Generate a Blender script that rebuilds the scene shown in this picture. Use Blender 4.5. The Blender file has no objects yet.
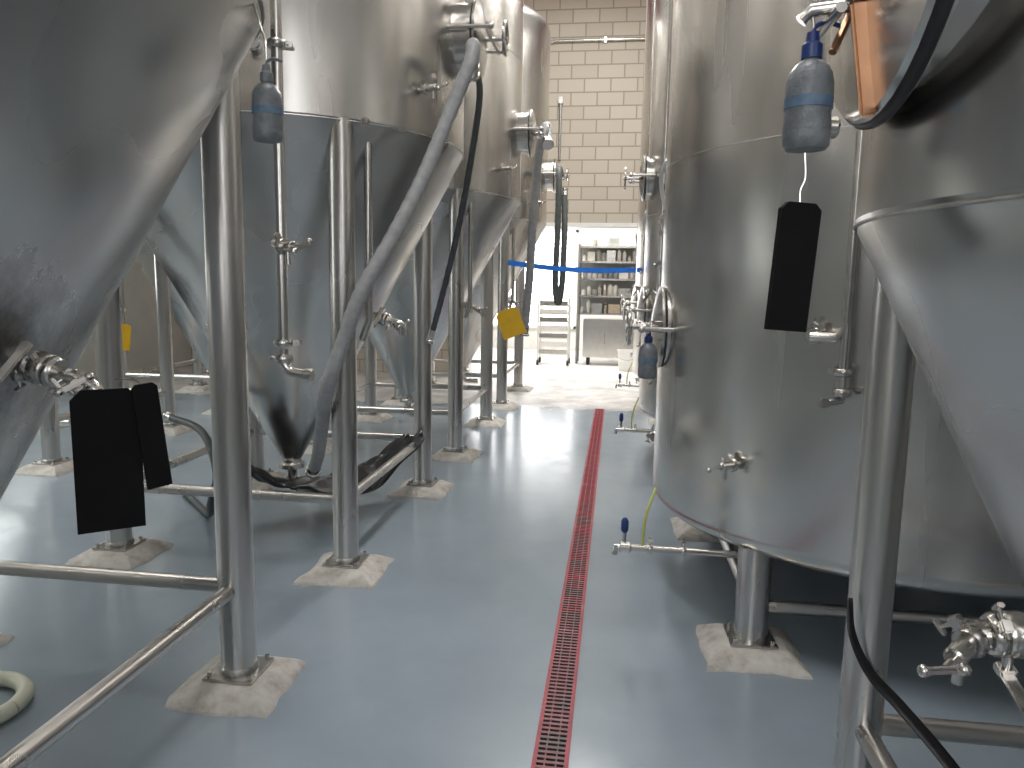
import bpy, bmesh, math, random
from mathutils import Matrix, Vector
random.seed(7)
V=Vector
scene=bpy.context.scene
# ------------------------------------------------------------ materials
def new_mat(name):
    m=bpy.data.materials.new(name); m.use_nodes=True
    nt=m.node_tree; b=nt.nodes['Principled BSDF']
    return m,nt,b
def noise(nt,scale,detail=3,vec=None,rough=0.6):
    n=nt.nodes.new('ShaderNodeTexNoise'); n.inputs['Scale'].default_value=scale
    n.inputs['Detail'].default_value=detail; n.inputs['Roughness'].default_value=rough
    if vec is not None: nt.links.new(vec,n.inputs['Vector'])
    return n.outputs['Fac']
def ramp(nt,fac,stops):
    r=nt.nodes.new('ShaderNodeValToRGB'); e=r.color_ramp.elements
    while len(e)<len(stops): e.new(0.5)
    for i,(p,c) in enumerate(stops):
        e[i].position=p; e[i].color=(c[0],c[1],c[2],1)
    nt.links.new(fac,r.inputs['Fac']); return r.outputs['Color']
def objvec(nt,scale=(1,1,1)):
    t=nt.nodes.new('ShaderNodeTexCoord'); mp=nt.nodes.new('ShaderNodeMapping')
    mp.inputs['Scale'].default_value=scale
    nt.links.new(t.outputs['Object'],mp.inputs['Vector']); return mp.outputs['Vector']
def mrange(nt,fac,a,b,c,d):
    n=nt.nodes.new('ShaderNodeMapRange')
    for k,v in zip(('From Min','From Max','To Min','To Max'),(a,b,c,d)): n.inputs[k].default_value=v
    nt.links.new(fac,n.inputs['Value']); return n.outputs['Result']
def math_(nt,op,a,b=None):
    n=nt.nodes.new('ShaderNodeMath'); n.operation=op
    for i,x in enumerate((a,b)):
        if x is None: continue
        if isinstance(x,(int,float)): n.inputs[i].default_value=x
        else: nt.links.new(x,n.inputs[i])
    return n.outputs[0]
def bump(nt,b,h,strength,dist=0.01):
    n=nt.nodes.new('ShaderNodeBump'); n.inputs['Strength'].default_value=strength; n.inputs['Distance'].default_value=dist
    nt.links.new(h,n.inputs['Height']); nt.links.new(n.outputs['Normal'],b.inputs['Normal'])
def simple(name,col,rough=0.5,metal=0.0,var=0.12,scale=12,bmp=0.0):
    m,nt,b=new_mat(name)
    vec=objvec(nt); f=noise(nt,scale,4,vec)
    lo=[c*(1-var) for c in col]; hi=[min(1,c*(1+var)) for c in col]
    nt.links.new(ramp(nt,f,[(0.3,lo),(0.7,hi)]),b.inputs['Base Color'])
    b.inputs['Roughness'].default_value=rough; b.inputs['Metallic'].default_value=metal
    if bmp: bump(nt,b,f,bmp)
    return m
def steel(name,col,rough,aniso=0.6,vs=(3,3,0.35),reflections=(),wob=0.0):
    m,nt,b=new_mat(name)
    vec=objvec(nt,vs); f=noise(nt,1.6,2,vec,0.45)
    lo=[c*0.88 for c in col]; hi=[min(1,c*1.06) for c in col]
    colr=ramp(nt,f,[(0.3,lo),(0.75,hi)])
    rg=mrange(nt,f,0.3,0.7,rough-0.03,rough+0.04)
    if reflections:  # blurred dark reflections painted into the steel colour
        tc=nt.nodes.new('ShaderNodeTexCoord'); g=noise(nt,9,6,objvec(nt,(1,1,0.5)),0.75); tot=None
        for (p,R) in reflections:
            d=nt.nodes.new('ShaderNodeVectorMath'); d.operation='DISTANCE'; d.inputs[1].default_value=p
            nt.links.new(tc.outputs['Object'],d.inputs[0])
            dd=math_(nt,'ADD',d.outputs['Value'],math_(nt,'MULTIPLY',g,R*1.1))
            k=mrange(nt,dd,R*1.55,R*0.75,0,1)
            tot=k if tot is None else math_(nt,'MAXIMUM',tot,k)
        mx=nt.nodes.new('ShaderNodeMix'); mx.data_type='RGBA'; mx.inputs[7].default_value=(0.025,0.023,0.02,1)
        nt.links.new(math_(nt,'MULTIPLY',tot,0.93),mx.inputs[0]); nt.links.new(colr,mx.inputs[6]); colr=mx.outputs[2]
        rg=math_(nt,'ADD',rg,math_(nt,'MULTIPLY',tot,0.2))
    nt.links.new(colr,b.inputs['Base Color']); b.inputs['Metallic'].default_value=1
    nt.links.new(rg,b.inputs['Roughness'])
    b.inputs['Anisotropic'].default_value=aniso
    tg=nt.nodes.new('ShaderNodeTangent'); tg.direction_type='RADIAL'; tg.axis='Z'
    nt.links.new(tg.outputs[0],b.inputs['Tangent'])
    if wob:   # slight rolled-plate unevenness, streaks run vertically
        g=noise(nt,3.0,1,objvec(nt,(1.0,1.0,0.12)),0.4); bump(nt,b,g,wob,0.02)
    return m
M_TANK=steel('brushed_stainless',(0.73,0.71,0.68),0.25,0.5,wob=0.22)
M_CONE=steel('cone_stainless',(0.68,0.67,0.65),0.27,0.45,(1.2,1.2,0.8),wob=0.12)
M_CONE1=steel('cone_stainless_valve_reflection',(0.68,0.67,0.65),0.27,0.45,(1.2,1.2,0.8),[((0.58,-0.16,1.22),0.33)],wob=0.12)  # reflection of the dark valve and board painted into the cone colour
M_CONE2=steel('cone_stainless_side_reflection',(0.68,0.67,0.65),0.27,0.45,(1.2,1.2,0.8),[((-0.48,-0.40,1.44),0.28)],wob=0.12)  # dark reflection on the cone's far-left side, painted into its colour
M_LEG=steel('leg_stainless',(0.62,0.60,0.575),0.28,0.3)
M_FIT=simple('polished_fitting',(0.62,0.60,0.57),0.22,1.0,0.1,20)
M_WELD=simple('weld_bead',(0.42,0.41,0.39),0.42,1.0,0.2,40,0.3)
M_BRONZE=simple('bronze_arm',(0.40,0.22,0.13),0.35,1.0,0.15,15)
M_RUB=simple('black_rubber',(0.018,0.018,0.02),0.5,0,0.2,20)
M_BLK=simple('black_plastic',(0.008,0.008,0.009),0.9,0,0.3,8)
M_BLK.node_tree.nodes['Principled BSDF'].inputs['Specular IOR Level'].default_value=0.2
M_BAG=simple('black_sheet',(0.012,0.012,0.014),0.4,0,0.3,8)
M_YEL=simple('yellow_plastic',(0.85,0.50,0.02),0.45,0,0.08,8)
M_BLUE=simple('blue_plastic',(0.02,0.05,0.20),0.35,0,0.1,8)
M_LABEL=simple('blue_label',(0.11,0.18,0.27),0.5,0,0.25,60)
M_BOT=simple('bottle_plastic',(0.17,0.185,0.20),0.35,0,0.25,30,0.5)
M_TAPE=simple('blue_tape',(0.02,0.20,0.80),0.6,0,0.08,12)
M_GREYH=simple('grey_hose',(0.33,0.335,0.345),0.55,0,0.15,25,0.2)
M_DKH=simple('dark_hose',(0.07,0.075,0.08),0.5,0,0.2,25)
M_GRNH=simple('green_hose',(0.07,0.08,0.078),0.5,0,0.2,25)
M_CREAM=simple('cream_hose',(0.68,0.68,0.55),0.4,0,0.08,15)
M_YTUBE=simple('yellow_tubing',(0.50,0.52,0.14),0.35,0,0.08,15)
M_WHITE=simple('white_plastic',(0.80,0.80,0.78),0.5,0,0.05,10)
M_CARD=simple('cardboard',(0.56,0.48,0.38),0.8,0,0.12,20)
M_GLASSC=simple('can_colour',(0.42,0.44,0.44),0.4,0,0.2,9)
M_REDP=simple('red_paint',(0.42,0.03,0.04),0.5,0,0.2,20)
M_CEIL=simple('ceiling_paint',(0.64,0.64,0.64),0.8,0,0.05,3)
M_WALLP=simple('painted_wall',(0.64,0.63,0.60),0.8,0,0.06,3)
M_WALLD=simple('wall_grey',(0.40,0.40,0.40),0.8,0,0.1,3)
M_WALLW=simple('wall_white',(0.76,0.75,0.72),0.8,0,0.1,3)
# concrete pads
M_PAD,nt,b=new_mat('grout_pad')
vec=objvec(nt); f=noise(nt,16,6,vec)
nt.links.new(ramp(nt,f,[(0.3,(0.38,0.35,0.31)),(0.5,(0.54,0.51,0.47)),(0.75,(0.64,0.63,0.60))]),b.inputs['Base Color'])
b.inputs['Roughness'].default_value=0.75; bump(nt,b,f,0.5,0.015)
M_DRAIN,nt,b=new_mat('red_drain_metal')
vec=objvec(nt); f=noise(nt,9,5,vec)
nt.links.new(ramp(nt,f,[(0.3,(0.24,0.02,0.035)),(0.6,(0.36,0.035,0.055)),(0.8,(0.36,0.16,0.15))]),b.inputs['Base Color'])
b.inputs['Roughness'].default_value=0.5
M_SLAT,nt,b=new_mat('grate_bar')
vec=objvec(nt); f=noise(nt,5,5,vec)
nt.links.new(ramp(nt,f,[(0.35,(0.10,0.08,0.08)),(0.55,(0.20,0.07,0.08)),(0.75,(0.24,0.20,0.19))]),b.inputs['Base Color'])
b.inputs['Roughness'].default_value=0.5; b.inputs['Metallic'].default_value=0.3
# floor: epoxy -> bare concrete past the threshold
M_FLOOR,nt,b=new_mat('epoxy_floor')
tc=nt.nodes.new('ShaderNodeTexCoord'); sp=nt.nodes.new('ShaderNodeSeparateXYZ'); nt.links.new(tc.outputs['Object'],sp.inputs[0])
vec=objvec(nt); f=noise(nt,1.3,6,vec); f2=noise(nt,5,6,vec); f3=noise(nt,2.2,7,vec,0.7)
epoxy=ramp(nt,f,[(0.3,(0.250,0.300,0.345)),(0.55,(0.280,0.335,0.385)),(0.75,(0.305,0.355,0.40))])
conc=ramp(nt,f3,[(0.35,(0.42,0.41,0.41)),(0.5,(0.60,0.58,0.56)),(0.65,(0.80,0.79,0.77))])
add=nt.nodes.new('ShaderNodeMath'); add.operation='MULTIPLY_ADD'; add.inputs[1].default_value=0.8
nt.links.new(f2,add.inputs[0]); nt.links.new(sp.outputs['Y'],add.inputs[2])
fac=mrange(nt,add.outputs[0],9.25,9.38,0,1)
mx=nt.nodes.new('ShaderNodeMix'); mx.data_type='RGBA'
nt.links.new(fac,mx.inputs[0]); nt.links.new(epoxy,mx.inputs[6]); nt.links.new(conc,mx.inputs[7])
nt.links.new(mx.outputs[2],b.inputs['Base Color'])
rr=mrange(nt,f2,0.3,0.7,0.16,0.26)
mr=nt.nodes.new('ShaderNodeMix'); nt.links.new(fac,mr.inputs[0]); nt.links.new(rr,mr.inputs[2]); mr.inputs[3].default_value=0.5
nt.links.new(mr.outputs[0],b.inputs['Roughness'])
bump(nt,b,f2,0.03,0.01)
def block_mat(name,c1,c2,mort):
    m,nt,b=new_mat(name)
    tc=nt.nodes.new('ShaderNodeTexCoord'); sp=nt.nodes.new('ShaderNodeSeparateXYZ'); cb=nt.nodes.new('ShaderNodeCombineXYZ')
    nt.links.new(tc.outputs['Object'],sp.inputs[0]); nt.links.new(sp.outputs['X'],cb.inputs['X']); nt.links.new(sp.outputs['Z'],cb.inputs['Y'])
    br=nt.nodes.new('ShaderNodeTexBrick'); nt.links.new(cb.outputs[0],br.inputs['Vector'])
    br.inputs['Scale'].default_value=1; br.inputs['Brick Width'].default_value=0.4; br.inputs['Row Height'].default_value=0.2
    br.inputs['Mortar Size'].default_value=0.012; br.inputs['Mortar Smooth'].default_value=0.3
    br.inputs['Color1'].default_value=(*c1,1); br.inputs['Color2'].default_value=(*c2,1); br.inputs['Mortar'].default_value=(*mort,1)
    nt.links.new(br.outputs['Color'],b.inputs['Base Color']); b.inputs['Roughness'].default_value=0.85
    bump(nt,b,br.outputs['Fac'],-0.5,0.01)
    return m
M_BLOCK=block_mat('block_wall',(0.56,0.50,0.42),(0.51,0.45,0.375),(0.33,0.285,0.23))
def emit(name,col,st):
    m,nt,b=new_mat(name); b.inputs['Emission Color'].default_value=(*col,1); b.inputs['Emission Strength'].default_value=st; return m

# ------------------------------------------------------------ mesh builder
def frame(axis,up=V((0,0,1))):
    z=V(axis).normalized(); u=V(up)
    if abs(z.dot(u))>0.98: u=V((0,1,0))
    x=u.cross(z).normalized(); y=z.cross(x)
    return Matrix((x,y,z)).transposed()
def T(loc,axis=None,up=(0,0,1)):
    m=Matrix.Translation(V(loc))
    if axis is not None: m=m@frame(axis,up).to_4x4()
    return m
def catmull(pts,n=8):
    pts=[V(p) for p in pts]; P=[pts[0]*2-pts[1]]+pts+[pts[-1]*2-pts[-2]]; o=[]
    for i in range(1,len(P)-2):
        for k in range(n):
            t=k/n; a,b_,c,d=P[i-1],P[i],P[i+1],P[i+2]
            o.append(0.5*((2*b_)+(c-a)*t+(2*a-5*b_+4*c-d)*t*t+(3*b_-a-3*c+d)*t**3))
    o.append(pts[-1]); return o
class MB:
    def __init__(s): s.v=[];s.f=[];s.m=[];s.sm=[];s.mats=[];s.M=Matrix.Identity(4)
    def mi(s,mat):
        if mat not in s.mats: s.mats.append(mat)
        return s.mats.index(mat)
    def add(s,vs,fs,mat,smooth=True):
        o=len(s.v); i=s.mi(mat)
        s.v+= [s.M@V(v) for v in vs]
        for f in fs: s.f.append([o+k for k in f]); s.m.append(i); s.sm.append(smooth)
    def lathe(s,prof,mat,M=None,seg=24,smooth=True):
        vs=[];fs=[];M=M or Matrix.Identity(4); n=len(prof)
        for r,z in prof:
            for k in range(seg):
                a=2*math.pi*k/seg; vs.append(M@V((max(r,1e-5)*math.cos(a),max(r,1e-5)*math.sin(a),z)))
        for i in range(n-1):
            for k in range(seg):
                k2=(k+1)%seg; fs.append([i*seg+k,i*seg+k2,(i+1)*seg+k2,(i+1)*seg+k])
        if prof[0][0]>1e-4: fs.append(list(range(seg))[::-1])
        if prof[-1][0]>1e-4: fs.append([(n-1)*seg+k for k in range(seg)])
        s.add(vs,fs,mat,smooth)
    def cyl(s,p0,p1,r,mat,seg=16,r2=None):
        p0,p1=V(p0),V(p1); L=(p1-p0).length
        s.lathe([(r,0),(r2 if r2 is not None else r,L)],mat,T(p0,p1-p0),seg)
    def rings(s,p0,p1,r,mat,seg=20):
        p0,p1=V(p0),V(p1); L=(p1-p0).length; c=min(L,r)*0.2
        s.lathe([(0,0),(r-c,0),(r,c),(r,L-c),(r-c,L),(0,L)],mat,T(p0,p1-p0),seg)
    def box(s,c,d,mat,M=None,bev=0.0):
        M=M or Matrix.Identity(4); c=V(c); h=V(d)/2
        if bev<=0:
            vs=[M@(c+V((x*h.x,y*h.y,z*h.z))) for x in(-1,1) for y in(-1,1) for z in(-1,1)]
            fs=[[0,1,3,2],[4,6,7,5],[0,4,5,1],[2,3,7,6],[0,2,6,4],[1,5,7,3]]
            s.add(vs,fs,mat,False)
        else:
            bm=bmesh.new(); bmesh.ops.create_cube(bm,size=1)
            for v in bm.verts: v.co=V((v.co.x*d[0],v.co.y*d[1],v.co.z*d[2]))
            bmesh.ops.bevel(bm,geom=bm.edges[:],offset=bev,segments=2,affect='EDGES')
            bm.verts.index_update()
            s.add([M@(c+v.co) for v in bm.verts],[[v.index for v in f.verts] for f in bm.faces],mat,True); bm.free()
    def tube(s,pts,r,mat,seg=12,smooth_n=0,ridge=None,caps=True):
        pts=catmull(pts,smooth_n) if smooth_n else [V(p) for p in pts]
        if ridge:
            out=[pts[0]]
            for a,b_ in zip(pts[:-1],pts[1:]):
                k=max(1,int((b_-a).length/ridge)); out+=[a.lerp(b_,j/k) for j in range(1,k+1)]
            pts=out
        n=len(pts); vs=[];fs=[]
        t=(pts[1]-pts[0]).normalized(); x=t.orthogonal().normalized()
        for i,p in enumerate(pts):
            t=(pts[min(i+1,n-1)]-pts[max(i-1,0)]).normalized()
            x=(x-t*x.dot(t)).normalized(); y=t.cross(x)
            rr=r*(1.0+(0.07 if (i%2) else -0.04)) if ridge else r
            for k in range(seg):
                a=2*math.pi*k/seg; vs.append(p+(x*math.cos(a)+y*math.sin(a))*rr)
        for i in range(n-1):
            for k in range(seg):
                k2=(k+1)%seg; fs.append([i*seg+k,i*seg+k2,(i+1)*seg+k2,(i+1)*seg+k])
        if caps: fs.append(list(range(seg))[::-1]); fs.append([(n-1)*seg+k for k in range(seg)])
        s.add(vs,fs,mat)
    def torus(s,R,r,mat,M=None,seg=40,s2=10,a0=0,a1=2*math.pi):
        M=M or Matrix.Identity(4); full=abs(a1-a0-2*math.pi)<1e-6
        pts=[M@V((R*math.cos(a0+(a1-a0)*i/seg),R*math.sin(a0+(a1-a0)*i/seg),0)) for i in range(seg+1)]
        s.tube(pts,r,mat,s2,caps=not full)
    def sphere(s,c,r,mat,sc=(1,1,1),seg=16):
        M=T(c)@Matrix.Diagonal((*sc,1))
        s.lathe([(r*math.sin(math.pi*i/10),-r*math.cos(math.pi*i/10)) for i in range(11)],mat,M,seg)
    def done(s,name,parent=None,origin=None):
        me=bpy.data.meshes.new(name)
        o=V(origin) if origin is not None else V((0,0,0))
        if origin is None:
            lo=V([min(v[i] for v in s.v) for i in range(3)]); hi=V([max(v[i] for v in s.v) for i in range(3)])
            o=V(((lo.x+hi.x)/2,(lo.y+hi.y)/2,lo.z))
        me.from_pydata([v-o for v in s.v],[],s.f)
        for m in s.mats: me.materials.append(m)
        me.polygons.foreach_set('material_index',s.m); me.polygons.foreach_set('use_smooth',s.sm)
        bm=bmesh.new(); bm.from_mesh(me); bmesh.ops.recalc_face_normals(bm,faces=bm.faces[:]); bm.to_mesh(me); bm.free()
        try: me.set_sharp_from_angle(angle=math.radians(38))
        except Exception: pass
        ob=bpy.data.objects.new(name,me); scene.collection.objects.link(ob)
        if parent is not None:
            ob.parent=parent; ob.location=o-parent.location
        else: ob.location=o
        return ob
def empty(name,loc):
    e=bpy.data.objects.new(name,None); e.location=loc; e.empty_display_size=0.2
    scene.collection.objects.link(e); return e

# ------------------------------------------------------------ fittings (local +Z is out of the tank wall)
def clamp(m,M,z,r=0.032,ang=0.0):
    m.lathe([(r*0.6,z-0.012),(r*0.95,z-0.012),(r*1.12,z-0.004),(r*1.12,z+0.004),(r*0.95,z+0.012),(r*0.6,z+0.012)],M_FIT,M,20)
    R=M@Matrix.Rotation(ang,4,'Z')
    m.box((r*1.3,0,z),(0.026,0.022,0.018),M_FIT,R,0.003)
    m.cyl(R@V((r*1.3,-0.02,z)),R@V((r*1.3,0.035,z)),0.004,M_FIT,8)
    m.box((r*1.3,0.035,z),(0.03,0.008,0.012),M_FIT,R,0.002)
def butterfly(m,M,z,r=0.038,ang=0.6,lever=0.12,mat=None):
    clamp(m,M,z,r,ang+1.2); 
    m.lathe([(0,z+.01),(r*1.05,z+0.012),(r*1.15,z+0.018),(r*1.15,z+0.042),(r*1.05,z+0.048),(0,z+.05)],M_FIT,M,20)
    clamp(m,M,z+0.06,r,ang+2.6)
    R=M@Matrix.Rotation(ang,4,'Z')
    m.cyl(R@V((r,0,z+0.03)),R@V((r+0.045,0,z+0.03)),0.009,M_FIT,10)
    m.box((r+0.05,0,z+0.03),(0.02,0.03,0.03),mat or M_FIT,R,0.004)
    m.box((r+0.055,lever/2,z+0.03),(0.008,lever,0.024),mat or M_FIT,R,0.003)
def sample_valve(m,M,L=0.06):
    m.cyl(M@V((0,0,-0.03)),M@V((0,0,L)),0.014,M_FIT,12)
    clamp(m,M,L*0.55,0.026,2.2)
    m.rings(M@V((0,0,L)),M@V((0,0,L+0.045)),0.018,M_FIT,14)
    m.cyl(M@V((0,0,L+0.02)),M@V((0,0.0,L+0.02))+V((0,0,-0.055)),0.009,M_FIT,10)
    m.cyl(M@V((0,0,L+0.04)),M@V((0,0,L+0.075)),0.007,M_FIT,10)
    m.box((0,0,L+0.08),(0.075,0.012,0.014),M_FIT,M@Matrix.Rotation(0.5,4,'Z'),0.004)
    m.sphere(M@(Matrix.Rotation(0.5,4,'Z')@V((0.035,0,L+0.08))),0.011,M_FIT)
    m.sphere(M@(Matrix.Rotation(0.5,4,'Z')@V((-0.035,0,L+0.08))),0.011,M_FIT)
def manway(m,M,r=0.22,neck=0.07,wheel=True):
    m.lathe([(r*0.92,-0.09),(r*0.92,neck),(r*1.0,neck+0.004),(r*1.0,neck+0.02),(r*0.9,neck+0.02)],M_FIT,M,40)
    m.torus(r*0.98,0.008,M_RUB,M@T((0,0,neck+0.026)),44,8)
    m.lathe([(r*1.03,neck+0.03),(r*1.05,neck+0.036),(r*1.03,neck+0.044),(r*0.8,neck+0.056),(r*0.4,neck+0.072),(0,neck+0.078)],M_TANK,M,40)
    if wheel:
        m.box((0,0,neck+0.115),(2.25*r,0.045,0.018),M_FIT,M,0.004)
        for sx in(-1,1):
            m.cyl(M@V((sx*1.1*r,0,-0.03)),M@V((sx*1.1*r,0,neck+0.14)),0.012,M_FIT,10)
            m.sphere(M@V((sx*1.1*r,0,neck+0.14)),0.018,M_FIT)
        m.cyl(M@V((0,0,neck+0.06)),M@V((0,0,neck+0.2)),0.014,M_FIT,12)
        W=M@T((0,0,neck+0.185)); m.torus(0.085,0.009,M_FIT,W,28,8)
        for k in range(3):
            a=k*2.094+0.4; m.cyl(W@V((0,0,0)),W@V((0.085*math.cos(a),0.085*math.sin(a),0)),0.007,M_FIT,8)
def gauge(m,M,r=0.035):
    m.cyl(M@V((0,0,-0.02)),M@V((0,0,0.05)),0.012,M_FIT,12)
    m.rings(M@V((0,0,0.045)),M@V((0,0,0.075)),r,M_FIT,24)
    m.lathe([(0,0.0765),(r*0.8,0.0765)],M_WHITE,M,24)

# ------------------------------------------------------------ room
XL,XR,YF,YB,ZC=-7.2,3.0,-2.5,11.8,6.1
def plain(name,c,d,mat):
    m=MB(); m.box(c,d,mat); return m.done(name,origin=(0,0,0))
m=MB(); m.box(((XL+XR)/2,(YF+17.2)/2,-0.05),(XR-XL+0.4,17.2-YF+0.4,0.1),M_FLOOR)
floor=m.done('floor',origin=(0,0,0))
plain('wall_left',(XL-0.1,(YF+17.2)/2,ZC/2),(0.2,17.6-YF,ZC),M_WALLP)
plain('wall_right',(XR+0.1,(YF+17.2)/2,ZC/2),(0.2,17.6-YF,ZC),M_WALLD)
plain('wall_front',((XL+XR)/2,YF-0.1,ZC/2),(XR-XL,0.2,ZC),M_WALLP)
plain('ceiling',((XL+XR)/2,(YF+17.2)/2,ZC+0.05),(XR-XL+0.4,17.6-YF,0.1),M_CEIL)
OX0,OX1,OZ=-2.4,0.9,2.45
m=MB()
m.box(((XL+OX0)/2,YB+0.1,ZC/2),(OX0-XL,0.2,ZC),M_BLOCK)
m.box(((XR+OX1)/2,YB+0.1,ZC/2),(XR-OX1,0.2,ZC),M_BLOCK)
m.box(((OX0+OX1)/2,YB+0.1,(ZC+OZ)/2),(OX1-OX0,0.2,ZC-OZ),M_BLOCK)
m.done('wall_back',origin=(0,0,0))
m=MB()
m.box((OX0+0.03,YB+0.1,OZ/2),(0.06,0.26,OZ),M_WHITE); m.box((OX1-0.03,YB+0.1,OZ/2),(0.06,0.26,OZ),M_WHITE)
m.box(((OX0+OX1)/2,YB+0.1,OZ-0.03),(OX1-OX0,0.26,0.06),M_WHITE)
m.done('trim_1',origin=(0,0,0))
plain('wall_packaging_room',((XL+XR)/2,17.1,ZC/2),(XR-XL,0.2,ZC),M_WALLW)
m=MB()
for z in(5.78,5.98): m.box(((XL+XR)/2,YB-0.11,z),(XR-XL,0.18,0.02),M_REDP)
m.box(((XL+XR)/2,YB-0.11,5.88),(XR-XL,0.02,0.19),M_REDP)
m.done('trim_2',origin=(0,0,0))
m=MB(); m.tube([(-2.2,YB-0.04,5.14),(0.9,YB-0.04,5.14)],0.02,M_FIT)
for x in(-1.9,-1.1,-0.3,0.5): m.box((x,YB-0.025,5.14),(0.03,0.05,0.07),M_FIT)
m.tube([(-0.95,YB-0.035,4.25),(-0.95,YB-0.035,3.4)],0.02,M_WELD); m.box((-0.95,YB-0.035,4.28),(0.07,0.06,0.1),M_WELD)
m.done('electrical_conduit')
def window(name,c,size,axis,mat,nx=3,nz=2):
    m=MB(); w,h=size; M=T(c)@(Matrix.Rotation(math.pi/2,4,'Z') if axis=='X' else Matrix.Identity(4))
    m.box((0,0,0),(w,0.02,h),mat,M)
    for i in range(nx+1): m.box((-w/2+w*i/nx,0,0),(0.06,0.06,h+0.06),M_WHITE,M)
    for i in range(nz+1): m.box((0,0,-h/2+h*i/nz),(w+0.06,0.06,0.06),M_WHITE,M)
    return m.done(name)
M_W1=emit('daylight_glass',(0.97,0.98,1.0),4.5)
M_W2=emit('fill_glow_left',(0.97,1.0,0.97),3.6)  # glow of the added left-wall fill panel
M_W3=emit('fill_glow_front',(0.97,0.98,1.0),3.4)  # glow of the fill panels added behind the camera
window('window_1',(-2.25,16.97,1.6),(2.66,2.16),'Y',M_W1,2,1)
window('fill_window_2',(XL+0.03,4.2,2.6),(8.5,2.6),'X',M_W2,6,2)  # unseen window, added to brighten the left bay and streak the tanks
window('fill_window_3',(-0.9,YF+0.03,3.0),(1.6,2.8),'Y',M_W3,1,3)  # unseen window added behind the camera for fill and tank reflections
window('fill_window_4',(1.9,YF+0.03,3.2),(0.9,3.0),'Y',M_W3,1,3)  # second added fill window, also out of view

# drain channel
m=MB(); DX=-0.155; W=0.115; Y0,Y1=-1.5,8.95
for sx in(-1,1): m.box((DX+sx*(W/2-0.007),(Y0+Y1)/2,0.003),(0.014,Y1-Y0,0.006),M_DRAIN)
m.box((DX,(Y0+Y1)/2,0.0008),(W-0.02,Y1-Y0,0.0016),M_BLK)
y=Y0+0.01
while y<Y1:
    m.box((DX,y,0.0035),(W-0.028,0.013,0.005),M_SLAT if y<3.2 or (y<5 and random.random()<0.5) else M_DRAIN); y+=0.026
for sx in(-0.018,0.018): m.box((DX+sx,(Y0+Y1)/2,0.0032),(0.005,Y1-Y0,0.005),M_SLAT)
m.done('floor_drain')

# ------------------------------------------------------------ tanks
def foot(m,x,y,s=1.0,rot=0.0,h=0.055):
    R=T((x,y,0))@Matrix.Rotation(rot,4,'Z')
    a=0.195*s; b_=0.12*s; n=6
    jit=[random.uniform(-0.012,0.012) for _ in range(24)]
    vs=[]
    for (q,z,w_) in((a,0.0,1),(a*0.98,0.010,1),(b_,h,0.15)):
        i=0
        for (x0,y0,x1,y1) in((-1,-1,1,-1),(1,-1,1,1),(1,1,-1,1),(-1,1,-1,-1)):
            for k in range(n):
                t=k/n; j=jit[i]*w_; i+=1
                vs.append(R@V(((x0+(x1-x0)*t)*(q+j),(y0+(y1-y0)*t)*(q+j),z)))
    N=24; fs=[]
    for i in range(2):
        for k in range(N): fs.append([i*N+k,i*N+(k+1)%N,(i+1)*N+(k+1)%N,(i+1)*N+k])
    fs.append([2*N+k for k in range(N)])
    m.add(vs,fs,M_PAD,True)
    m.box((0,0,h+0.006),(0.19,0.19,0.012),M_LEG,R,0.003)
    for sx in(-1,1):
        for sy in(-1,1):
            m.cyl(R@V((sx*0.075,sy*0.075,h+0.01)),R@V((sx*0.075,sy*0.075,h+0.03)),0.009,M_FIT,6)
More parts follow.
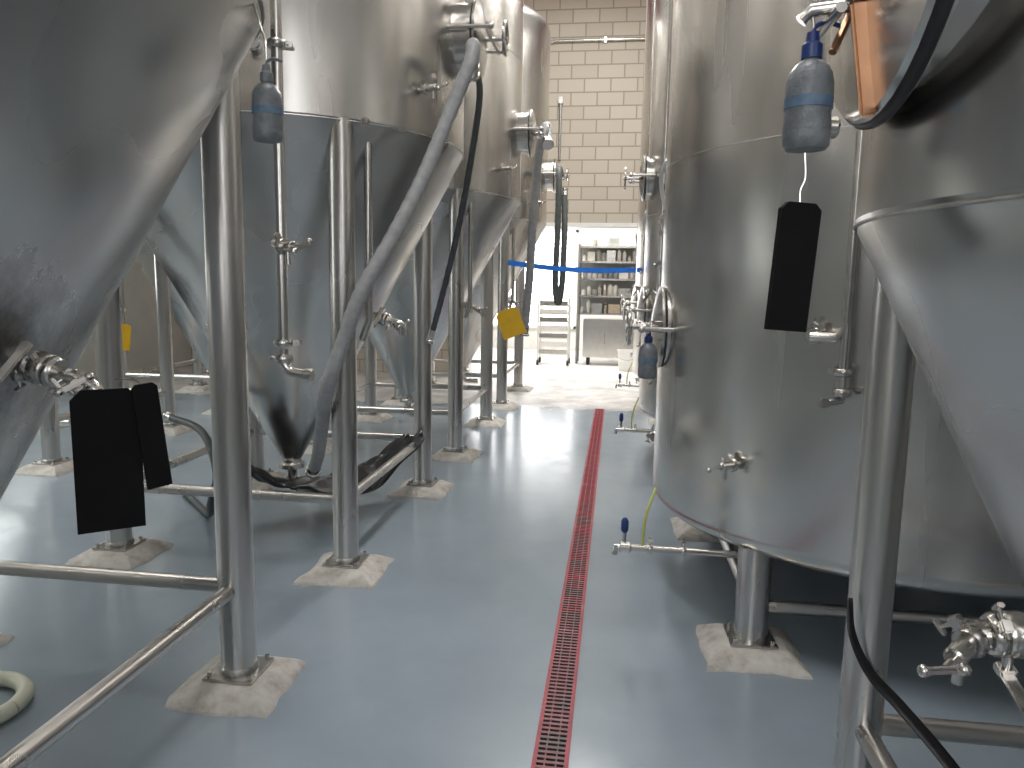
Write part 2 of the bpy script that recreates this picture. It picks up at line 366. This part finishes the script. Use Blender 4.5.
def conical_tank(cx,cy,r=1.06,zs=2.25,ztip=0.39,rtip=0.06,ztop=4.55,lx=0.64,ly=0.77,zr=0.385,legr=0.064,
                 mway=True,cvalve=True,detail=True,mz=2.85,legs=None,mr=0.20,cone=None):
    e=empty('fermentation_tank',(cx,cy,0))
    m=MB(); m.M=T((cx,cy,0))
    prof=[(0,ztip),(rtip,ztip)]
    n=14
    for i in range(1,n): 
        t=i/n; prof.append((rtip+(r-rtip)*t*0.985,ztip+(zs-ztip)*t*0.985))
    prof+=[(r*0.992,zs-0.012),(r,zs+0.012),(r,zs+0.5),(r,(zs+ztop)/2),(r,ztop),(r*0.985,ztop+0.07),(r*0.9,ztop+0.16),(r*0.65,ztop+0.26),(r*0.3,ztop+0.32),(0,ztop+0.33)]
    seg=96
    cut=len([p for p in prof if p[1]<zs])
    m.lathe(prof[1:cut+1],cone or M_CONE,None,seg); m.lathe(prof[cut:],M_TANK,None,seg)
    m.lathe([(rtip,ztip+0.01),(rtip,ztip-0.02),(rtip*1.35,ztip-0.03),(rtip*1.35,ztip-0.055),(rtip*0.8,ztip-0.06)],M_FIT,None,24)
    m.tube([(0,0,ztip-0.04),(0,0,ztip-0.11),(0.03,0,ztip-0.16),(0.09,0,ztip-0.18),(0.2,0,ztip-0.18)],0.035,M_FIT,14,4)
    for z in(zs,zs+1.22):
        m.torus(r+0.0003,0.0035,M_WELD,T((0,0,z)),96,6)
    m.done('shell',e,(cx,cy,0))
    m=MB(); m.M=T((cx,cy,0))
    cor=legs or [(lx,ly),(lx,-ly),(-lx,-ly),(-lx,ly)]
    for (x,y) in cor:
        d=math.hypot(x,y); tt=(min(d,r)-rtip)/(r-rtip); ztp=ztip+(zs-ztip)*min(1,tt)+0.12
        m.cyl((x,y,0.065),(x,y,ztp),legr,M_LEG,28)
        foot(m,x,y,1.0,random.uniform(-0.05,0.05))
        m.lathe([(legr*1.0,0.066),(legr*1.12,0.068),(legr*1.12,0.08),(legr,0.09)],M_WELD,T((x,y,0)),24)
    for i in range(4):
        a,b_=V((*cor[i],zr)),V((*cor[(i+1)%4],zr))
        m.cyl(a,b_,0.027,M_LEG,18)
    m.done('leg_frame',e,(cx,cy,0))
    m=MB()
    if mway: manway(m,T((cx+r,cy,mz),(1,0,0)),mr)
    if cvalve:
        zc=1.30; rc=rtip+(r-rtip)*(zc-ztip)/(zs-ztip)
        A=T((cx+rc-0.03,cy-0.05,zc),(1,0,-0.25))
        m.cyl(A@V((0,0,-0.03)),A@V((0,0,0.075)),0.026,M_FIT,18)
        butterfly(m,A,0.07,0.036,2.4,0.12)
        B=A@T((0,0,0.15))
        m.tube([B@V((0,0,-0.01)),B@V((0,0,0.05)),B@V((0.01,-0.02,0.09)),B@V((0.02,-0.06,0.10))],0.02,M_FIT,12,3)
        sample_valve(m,T(A@V((0.02,-0.02,0.19)),(0.5,-0.8,0.15)),0.04)
    if detail:
        for az,z,k in((-1.25,zs+0.28,'g'),(-0.45,zs+0.22,'s')):
            p=V((cx+r*math.cos(az),cy+r*math.sin(az),z)); ax=(math.cos(az),math.sin(az),0)
            if k=='g': gauge(m,T(p,ax))
            else: sample_valve(m,T(p,ax))
        m.tube([(cx+lx+0.10,cy-ly+0.10,2.3),(cx+lx+0.10,cy-ly+0.10,1.3),(cx+lx+0.06,cy-ly+0.10,1.2)],0.02,M_FIT,12)
        m.box((cx+lx+0.02,cy-ly+0.04,2.26),(0.22,0.06,0.03),M_FIT,None,0.005)
    if m.v: m.done('fittings',e,(cx,cy,0))
    return e
LY=[1.65,4.30,6.93,9.56]
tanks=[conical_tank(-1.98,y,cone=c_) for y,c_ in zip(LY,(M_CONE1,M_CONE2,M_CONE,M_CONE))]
tanks.append(conical_tank(-1.98,-1.0,detail=False))
for y in(0.5,3.2,5.85,8.5): conical_tank(-4.95,y,detail=False)
R1=conical_tank(1.15,1.30,r=0.737,zs=1.615,ztip=0.27,rtip=0.06,ztop=3.1,lx=0.47,ly=0.64,zr=0.36,legr=0.054,mway=False,cvalve=False,detail=False,
    legs=[(-0.47,0.64),(-0.47,-0.64),(0.55,-0.64),(0.55,0.64)])
m=MB()
manway(m,T((1.15-0.72,1.24,2.05),(-1,0,0),(0,0,1)),0.28,0.02,False)
m.torus(0.292,0.011,M_RUB,T((0.385,1.24,2.05),(-1,0,0)),60,10)
m.tube([(0.262,1.235,1.90),(0.275,1.232,1.915),(0.36,1.22,1.92),(0.44,1.20,1.92)],0.010,M_FIT,10)
m.tube([(0.30,1.16,1.895),(0.30,1.30,1.895)],0.008,M_FIT,10)
m.tube([(0.335,1.23,1.915),(0.318,1.215,1.88),(0.302,1.20,1.845)],0.006,M_BRONZE,8)
m.box((0,0,0),(0.026,0.010,0.165),M_BRONZE,T((0.347,1.20,1.835))@Matrix.Rotation(-0.16,4,'Y'),0.004)
m.box((0.347,1.20,1.925),(0.06,0.035,0.02),M_FIT,None,0.004)
m.rings((0.36,1.36,1.77),(0.30,1.36,1.77),0.018,M_FIT,14)
# lower cone valve with mounting bracket
A=T((0.77,1.30,0.93),(-1,0,-0.1))
m.cyl(A@V((0,0,-0.05)),A@V((0,0,0.06)),0.026,M_FIT,18); butterfly(m,A,0.05,0.034,-1.9,0.11)
B=A@T((0,0,0.12)); m.rings(B@V((0,0,0)),B@V((0,0,0.04)),0.026,M_FIT,16)
sample_valve(m,T(B@V((0,0,0.02)),(-0.6,-0.6,-0.2)),0.04)
m.rings((0.80,1.27,1.02),(0.74,1.24,1.03),0.045,M_FIT,20)
m.box((0.715,1.14,1.0),(0.10,0.03,0.012),M_FIT,None,0.003)
m.done('fittings',R1,(1.15,1.30,0))

def brite_tank(cx,cy,r=1.13,zb=0.455,ztop=4.9,upper=True):
    e=empty('brite_tank',(cx,cy,0)); m=MB(); m.M=T((cx,cy,0))
    prof=[(0,zb-0.16),(r*0.35,zb-0.145),(r*0.7,zb-0.10),(r*0.9,zb-0.05),(r*0.97,zb-0.02),(r*0.995,zb+0.01),(r,zb+0.05),(r,2.6),(r,ztop),(r*0.98,ztop+0.07),(r*0.85,ztop+0.17),(r*0.5,ztop+0.27),(0,ztop+0.31)]
    m.lathe(prof,M_TANK,None,112)
    for z in(2.06,3.6): m.torus(r-0.0008,0.0028,M_WELD,T((0,0,z)),112,6)
    m.done('shell',e,(cx,cy,0))
    m=MB(); m.M=T((cx,cy,0)); lx,ly=0.75,0.76
    cor=[(lx,ly),(lx,-ly),(-lx,-ly),(-lx,ly)]
    for (x,y) in cor:
        m.cyl((x,y,0.065),(x,y,zb+0.0),0.068,M_LEG,28); foot(m,x,y,1.0,random.uniform(-0.1,0.1))
    for i in range(4):
        a,b_=V((*cor[i],0.2)),V((*cor[(i+1)%4],0.2)); m.cyl(a,b_,0.026,M_LEG,16)
    m.done('leg_frame',e,(cx,cy,0))
    m=MB()
    manway(m,T((cx-r+0.03,cy-0.1,1.30),(-1,-0.05,0)),0.19,0.0,True)
    if upper: manway(m,T((cx-r+0.02,cy-0.15,2.36),(-1,0,0)),0.17,0.02,True)
    dx,dy=-0.746,-0.666
    sample_valve(m,T((cx+r*dx,cy+r*dy,0.79),(dx,dy,0)),0.05)
    dx,dy=-0.544,-0.839; P=V((cx+r*dx,cy+r*dy,1.33)); ax=V((dx,dy,0))
    A=T(P,ax); m.cyl(A@V((0,0,-0.03)),A@V((0,0,0.07)),0.016,M_FIT,12); clamp(m,A,0.045,0.03,1.0)
    q=P+ax*0.085; sx=V((0.11,-0.04,0))
    m.tube([q,q+sx*0.7,q+sx+V((0,0,0.04)),q+sx+V((0,0,1.0))],0.018,M_FIT,14)
    m.tube([q+sx+V((0,0,0.05)),q+sx+V((0,0,-0.15))],0.018,M_FIT,14)
    C=T(q+sx+V((0,0,-0.12)),(0,0,-1)); clamp(m,C,0.0,0.03,0.5); clamp(m,C,0.07,0.03,2.5)
    m.rings(C@V((0,0,0.01)),C@V((0,0,0.06)),0.028,M_FIT,16)
    m.tube([C@V((0,0,0.07)),C@V((0,0,0.1)),C@V((0,0,0.11))+V((-0.05,-0.01,0))],0.014,M_FIT,12)
    m.box(C@V((0,0,0.11))+V((-0.06,-0.01,0)),(0.03,0.035,0.035),M_FIT,None,0.005)
    y=cy-0.66; 
    m.tube([(cx,cy,zb-0.15),(cx,cy,zb-0.2),(cx-0.1,cy-0.05,zb-0.22),(cx-0.55,y+0.04,0.37),(cx-0.8,y,0.375),(0.06,y-0.02,0.385)],0.015,M_FIT,12)
    for xx in(0.18,0.32): clamp(m,T((xx,y-0.02,0.384),(-1,0,0)),0,0.02,1.5)
    m.rings((0.10,y-0.02,0.384),(0.05,y-0.02,0.386),0.024,M_FIT,14)
    m.cyl((0.07,y-0.02,0.39),(0.07,y-0.02,0.45),0.008,M_FIT,8)
    m.lathe([(0.010,0),(0.016,0.01),(0.016,0.05),(0.008,0.065),(0,0.067)],M_BLUE,T((0.07,y-0.02,0.45)),12)
    m.tube([(0.06,y-0.02,0.385),(0.035,y-0.02,0.385),(0.03,y-0.02,0.35)],0.012,M_FIT,10)
    m.tube([(0.15,y-0.02,0.39),(0.15,y-0.02,0.47),(0.165,y,0.55),(0.2,y+0.06,0.63)],0.006,M_YTUBE,8,5)
    x0,y0=cx-r+0.06,cy+0.60
    m.tube([(x0,y0,0.5),(x0,y0,4.4)],0.02,M_FIT,12)
    m.tube([(x0-0.03,y0+0.15,0.9),(x0-0.03,y0+0.15,4.4)],0.016,M_FIT,12)
    for i,z in enumerate((0.62,0.95,1.42,1.62,1.86)):
        C=T((x0,y0,z),(-0.4,-0.9,0.1)); clamp(m,T((x0,y0,z)),0,0.03,i*1.3+2.5)
        if i%2==0: butterfly(m,C,0.02,0.028,0.5+i,0.09)
        else: sample_valve(m,C,0.03)
    m.tube([(x0,y0,0.5),(x0+0.1,y0-0.05,0.42),(x0+0.3,y0-0.1,0.4)],0.016,M_FIT,10,4)
    m.tube([(x0-0.02,y0-0.03,1.9),(x0-0.06,y0-0.12,2.1),(x0,y0-0.35,2.22),(x0-0.06,y0-0.55,2.1)],0.012,M_WHITE,10,6)
    m.done('fittings',e,(cx,cy,0))
    return e
for i,y in enumerate((3.78,6.41,9.04)): brite_tank(1.35,y,upper=(i==1))

# ------------------------------------------------------------ CIP pipe on the first tank
m=MB()
m.tube([(-1.04,2.22,3.2),(-1.04,2.22,1.30)],0.017,M_FIT,14)
for z in(2.2,2.75): clamp(m,T((-1.04,2.22,z)),0,0.026,0.3)
m.box((-1.09,2.19,2.75),(0.12,0.03,0.02),M_FIT)
m.box((-1.09,2.19,2.45),(0.12,0.03,0.02),M_FIT)
sample_valve(m,T((-1.04,2.22,1.60),(0.9,-0.4,0)),0.01)
clamp(m,T((-1.04,2.22,1.30)),0,0.028,0.3); clamp(m,T((-1.04,2.22,1.25)),0,0.028,2.3)
m.tube([(-1.04,2.22,1.28),(-1.04,2.22,1.24),(-1.025,2.22,1.215),(-1.0,2.22,1.205),(-0.96,2.22,1.20)],0.016,M_FIT,12,3)
m.rings((-0.975,2.22,1.20),(-0.945,2.22,1.20),0.022,M_FIT,14)
o=m.done('cip_pipe'); o.parent=tanks[0]; o.location-=tanks[0].location

# ------------------------------------------------------------ hoses
def hose(name,pts,r,mat,ridge=None,ends=True,n=10,parent=None):
    m=MB(); m.tube(pts,r,mat,14,n,ridge)
    if ends:
        for a,b_ in((0,1),(-1,-2)):
            p,q=V(pts[a]),V(pts[b_]); d=(p-q).normalized()
            m.cyl(p-d*0.06,p+d*0.01,r*1.12,M_FIT,14); m.rings(p+d*0.005,p+d*0.03,r*1.35,M_FIT,16)
    return m.done(name)
hose('grey_transfer_hose',[(-0.80,4.02,2.60),(-0.76,3.85,2.68),(-0.76,3.78,2.58),(-0.86,3.72,2.30),(-0.96,3.62,2.00),(-1.07,3.50,1.72),(-1.19,3.38,1.45),(-1.27,3.35,1.22),(-1.36,3.36,0.98),(-1.50,3.62,0.72),(-1.62,3.85,0.52),(-1.72,4.02,0.40)],0.034,M_GREYH,0.022)
hose('dark_drain_hose',[(-0.80,4.10,2.66),(-0.78,4.15,2.50),(-0.86,4.25,2.10),(-0.95,4.35,1.75),(-1.06,4.45,1.40),(-1.14,4.5,1.15)],0.018,M_DKH,0.02)
hose('dark_hanging_hose',[(-0.72,9.3,2.80),(-0.73,9.05,2.86),(-0.72,8.95,2.7),(-0.72,8.92,2.1),(-0.73,8.9,1.5),(-0.69,8.9,1.27),(-0.65,8.9,1.5),(-0.64,8.95,2.1),(-0.66,9.05,2.6)],0.036,M_GRNH,0.03)
hose('grey_hanging_hose',[(-0.66,6.85,2.75),(-0.70,7.1,2.95),(-0.78,7.3,2.8),(-0.84,7.4,2.2),(-0.87,7.45,1.6),(-0.92,7.5,1.0)],0.04,M_GREYH,0.03)
# thin flat black strap looped over the rail and leg
m=MB(); cen=catmull([(0.615,1.90,0.72),(0.616,1.862,0.64),(0.66,1.85,0.55),(0.73,1.82,0.48),(0.81,1.74,0.40),(0.90,1.62,0.29),(1.0,1.52,0.12),(1.06,1.48,0.012),(1.3,1.5,0.012)],8)
vs=[];fs=[]
for i,p in enumerate(cen):
    t=(cen[min(i+1,len(cen)-1)]-cen[max(i-1,0)]).normalized(); s_=t.cross(V((0.5,-0.85,0.2))).normalized(); k=min(1,i/len(cen)*1.6)
    wd=0.009+0.012*k
    vs+=[p-s_*wd,p+s_*wd]
for i in range(len(cen)-1): fs.append([2*i,2*i+2,2*i+3,2*i+1])
m.add(vs,fs,M_BAG); o=m.done('black_strap'); sd=o.modifiers.new('s','SOLIDIFY'); sd.thickness=0.003
m=MB(); m.torus(0.165,0.028,M_CREAM,T((-2.165,2.10,0.029)),48,12)
m.done('coiled_hose')
hose('washdown_hose',[(-2.9,4.6,0.03),(-2.5,4.2,0.03),(-2.3,3.9,0.2),(-2.2,3.8,0.42),(-2.4,4.0,0.6),(-2.8,4.3,0.62)],0.022,M_GRNH)

# ------------------------------------------------------------ bottles, tags
def spray_bottle(loc,cap=M_BLUE,rot=0.0,s=1.0,hook=None):
    m=MB(); m.M=T(loc)@Matrix.Rotation(rot,4,'Y')@Matrix.Scale(s,4)
    m.lathe([(0,0),(0.034,0),(0.039,0.006),(0.040,0.02),(0.040,0.03)],M_BOT,None,28)
    m.lathe([(0.040,0.03),(0.0405,0.032),(0.0385,0.06),(0.0405,0.095),(0.040,0.098)],M_BOT,None,28)
    m.lathe([(0.0408,0.068),(0.0408,0.086)],M_LABEL,None,28)
    m.lathe([(0.040,0.098),(0.0395,0.112),(0.036,0.128),(0.026,0.142),(0.015,0.150),(0.014,0.155)],M_BOT,None,28)
    m.lathe([(0.0175,0.152),(0.0175,0.175),(0.012,0.180),(0.010,0.196),(0,0.198)],cap,None,20)
    m.tube([(0,0,0.19),(0.003,0,0.205),(0.02,0,0.212),(0.045,0,0.205)],0.004,cap,8,4)
    if hook: m.M=Matrix.Identity(4); m.tube(hook,0.003,M_FIT,8,4)
    return m.done('squeeze_bottle')
spray_bottle((0.281,1.235,1.712),s=0.88,hook=[(0.281,1.235,1.87),(0.281,1.235,1.895),(0.276,1.235,1.92)])
spray_bottle((-0.90,1.86,1.85),cap=M_BOT,s=0.95,hook=[(-0.90,1.86,2.03),(-0.92,1.9,2.1),(-0.96,1.96,2.16),(-1.0,1.98,2.26)])
spray_bottle((0.155,3.50,1.07),s=1.1,hook=[(0.155,3.5,1.28),(0.16,3.52,1.33),(0.19,3.6,1.33)])
def board(name,w,h,mat,loc,yaw,tilt=0.0,th=0.008,string=None,clip=False):
    m=MB(); m.M=T(loc)@Matrix.Rotation(yaw,4,'Z')@Matrix.Rotation(tilt,4,'Y')
    c=min(w,h)*0.16; hole=0.008
    o=[(-w/2,-h),(w/2,-h),(w/2,-c),(w/2-c,0),(-w/2+c,0),(-w/2,-c)]
    n=len(o); vs=[V((x,-th/2,z)) for x,z in o]+[V((x,th/2,z)) for x,z in o]
    fs=[list(range(n)),list(range(n,2*n))[::-1]]+[[i,(i+1)%n,n+(i+1)%n,n+i] for i in range(n)]
    m.add(vs,fs,mat,False)
    m.torus(hole,0.0025,M_FIT,T((0,0,-0.015),(0,1,0)),16,6)
    if clip: m.box((0,-th/2-0.004,-0.02),(w*0.4,0.012,0.025),M_FIT,None,0.003)
    if string: m.M=Matrix.Identity(4); m.tube(string,0.0018,M_FIT,6,4)
    return m.done(name)
board('black_tank_tag',0.064,0.20,M_BLK,(0.280,1.235,1.632),0.22,0.06,0.014,string=[(0.280,1.235,1.62),(0.278,1.235,1.65),(0.284,1.235,1.67),(0.281,1.235,1.708)])
board('black_clipboard',0.140,0.33,M_BLK,(-1.145,1.52,1.245),0.68,0.0,0.012,string=[(-1.145,1.52,1.24),(-1.17,1.53,1.27),(-1.2,1.55,1.27)])
board('black_clipboard',0.055,0.25,M_BLK,(-1.075,1.56,1.255),0.9,-0.1,0.010,string=[(-1.075,1.56,1.24),(-1.1,1.57,1.26),(-1.16,1.58,1.26)])
board('yellow_tank_tag',0.22,0.26,M_YEL,(-1.00,6.75,1.26),0.2,-0.35,0.012,string=[(-1.0,6.75,1.25),(-1.03,6.78,1.28),(-1.1,6.82,1.28)])
board('yellow_tank_tag',0.12,0.22,M_YEL,(-4.12,5.75,1.10),0.5,0.1,0.012,string=[(-4.12,5.75,1.09),(-4.12,5.78,1.2),(-4.15,5.8,1.26)])

# barrier tape
m=MB(); n=20; vs=[];fs=[]
for i in range(n+1):
    t=i/n; x=-1.275+t*(0.215+1.275); y=8.78+0.2*t-0.06*math.sin(math.pi*t); z=1.74-0.06*t-0.04*math.sin(math.pi*t)
    vs+= [(x,y,z+0.03),(x,y+0.002,z-0.03)]
for i in range(n): fs.append([2*i,2*i+2,2*i+3,2*i+1])
m.add(vs,fs,M_TAPE); m.done('barrier_tape')

# black plastic sheet draped under the tank outlet and over the frame rail
m=MB(); nu,nv=34,18; vs=[];fs=[]
P0,P1=V((-2.10,3.90,0)),V((-1.36,4.92,0)); side=V((0.60,-0.42,0)).normalized()
for i in range(nu+1):
    u=i/nu
    for j in range(nv+1):
        v=j/nv; p=P0.lerp(P1,u)+side*(v-0.5)*0.42*(1-0.45*u)
        z=0.46-0.20*math.sin(math.pi*u)**0.8-0.10*abs(v-0.5)*2*(0.4+0.6*math.sin(math.pi*u))+0.028*math.sin(9*u+6*v)+0.016*math.sin(23*u-11*v)+0.010*math.sin(31*v+14*u)
        vs.append((p.x,p.y,z))
for i in range(nu):
    for j in range(nv):
        a=i*(nv+1)+j; fs.append([a,a+1,a+nv+2,a+nv+1])
m.add(vs,fs,M_BAG); o=m.done('black_plastic_sheet')
sd=o.modifiers.new('s','SOLIDIFY'); sd.thickness=0.004

# ------------------------------------------------------------ packaging room contents
def rack(name,x0,x1,y,depth,zs_,mat,items=True):
    m=MB(); zt=zs_[-1]+0.05
    m.box(((x0+x1)/2,y+depth/2,(zs_[0]+zt)/2),(x1-x0,0.01,zt-zs_[0]),M_GLASSC)
    for x in(x0,x1):
        for yy in(y-depth/2,y+depth/2): m.cyl((x,yy,0),(x,yy,zt),0.024,M_WELD,10)
    for z in zs_:
        m.box(((x0+x1)/2,y,z),(x1-x0,depth,0.035),mat)
        if items:
            x=x0+0.05
            while x<x1-0.1:
                k=random.random()
                if k<0.4:
                    w=random.uniform(0.12,0.26);h=random.uniform(0.10,0.25)
                    m.box((x+w/2,y-0.05,z+0.018+h/2),(w,0.25,h),random.choice([M_WHITE,M_CARD,M_GLASSC,M_FIT]),None,0.006); x+=w+0.02
                else:
                    h=random.uniform(0.10,0.24); q=random.uniform(0.03,0.055)
                    m.lathe([(0,0),(q,0),(q,h*0.8),(q*0.5,h*0.92),(q*0.5,h),(0,h)],random.choice([M_GLASSC,M_WHITE,M_FIT]),T((x+0.045,y-0.08,z+0.018)),14); x+=0.10
    return m.done(name)
rack('storage_rack',-0.72,0.55,14.4,0.5,(0.95,1.28,1.6,1.92,2.2),M_FIT)
m=MB(); m.box((-0.1,14.2,0.5),(1.0,0.55,0.72),M_FIT,None,0.01)
for x in(-0.35,0.15): m.box((x,13.915,0.5),(0.46,0.02,0.64),M_FIT,None,0.006); m.cyl((x+0.15,13.89,0.4),(x+0.15,13.89,0.6),0.01,M_WELD,8)
for x in(-0.5,0.3):
    for y in(14.0,14.4): m.cyl((x,y,0.0),(x,y,0.15),0.03,M_RUB,12)
m.done('steel_cabinet')
m=MB(); x0,x1,y=-1.42,-0.86,13.9
for x in(x0,x1):
    for yy in(y-0.22,y+0.22): m.cyl((x,yy,0.1),(x,yy,1.25),0.016,M_WHITE,8); m.lathe([(0,-0.02),(0.05,-0.02),(0.05,0.02),(0,0.02)],M_RUB,T((x,yy,0.05),(1,0,0)),14)
for i in range(7): 
    z=0.2+i*0.15; m.box(((x0+x1)/2,y,z),(x1-x0,0.44,0.02),M_WHITE); m.box(((x0+x1)/2,y-0.21,z+0.05),(x1-x0-0.04,0.02,0.08),M_WHITE if i%2 else M_FIT,None,0.004)
m.done('utility_cart')
m=MB(); m.lathe([(0,0),(0.14,0),(0.165,0.34),(0.175,0.345),(0.175,0.365),(0.16,0.365),(0.155,0.34),(0.13,0.02),(0,0.02)],M_WHITE,T((0.22,13.2,0)),28)
m.tube([(0.05,13.2,0.33),(0.06,13.05,0.25),(0.22,12.99,0.2),(0.38,13.05,0.25),(0.39,13.2,0.33)],0.004,M_FIT,6,5)
m.done('plastic_bucket')

# ------------------------------------------------------------ lights
def lamp(name,loc,size,power,col=(1,0.98,0.95),rot=(0,0,0)):
    e=empty(name,loc); m=MB(); x,y,z=loc
    m.box((x,y,z+0.05),(size[0]+0.1,size[1]+0.1,0.08),M_WHITE); m.done('housing',e)
    L=bpy.data.lights.new(name+'_light','AREA'); L.shape='RECTANGLE'; L.size,L.size_y=size; L.energy=power; L.color=col
    o=bpy.data.objects.new(name+'_light',L); o.parent=e; o.location=(0,0,-0.01); scene.collection.objects.link(o)
lamp('ceiling_light',(-0.3,1.5,5.95),(0.4,2.4),95)
lamp('ceiling_light',(-0.35,8.4,5.95),(0.5,2.4),220)
lamp('ceiling_light',(-3.5,4.6,5.95),(0.5,4.0),120)
lamp('ceiling_light',(-0.8,14.0,4.2),(3.0,1.5),320,(1,0.97,0.92))
w=bpy.data.worlds.new('world'); scene.world=w; w.use_nodes=True
w.node_tree.nodes['Background'].inputs[0].default_value=(0.7,0.8,1,1); w.node_tree.nodes['Background'].inputs[1].default_value=0.3
try:
    scene.view_settings.view_transform='Standard'; scene.view_settings.look='None'; scene.view_settings.exposure=0.12
except Exception: pass
# ------------------------------------------------------------ camera
c=bpy.data.cameras.new('camera'); c.sensor_width=36; c.lens=740/1024*36; c.clip_start=0.02
co=bpy.data.objects.new('camera',c); scene.collection.objects.link(co)
R=Matrix.Rotation(math.radians(7.872),3,'Z')@Matrix.Rotation(math.pi/2-math.radians(7.758),3,'X')@Matrix.Rotation(math.radians(1.0),3,'Z')
co.matrix_world=Matrix.Translation((0,0,1.5))@R.to_4x4()
scene.camera=co
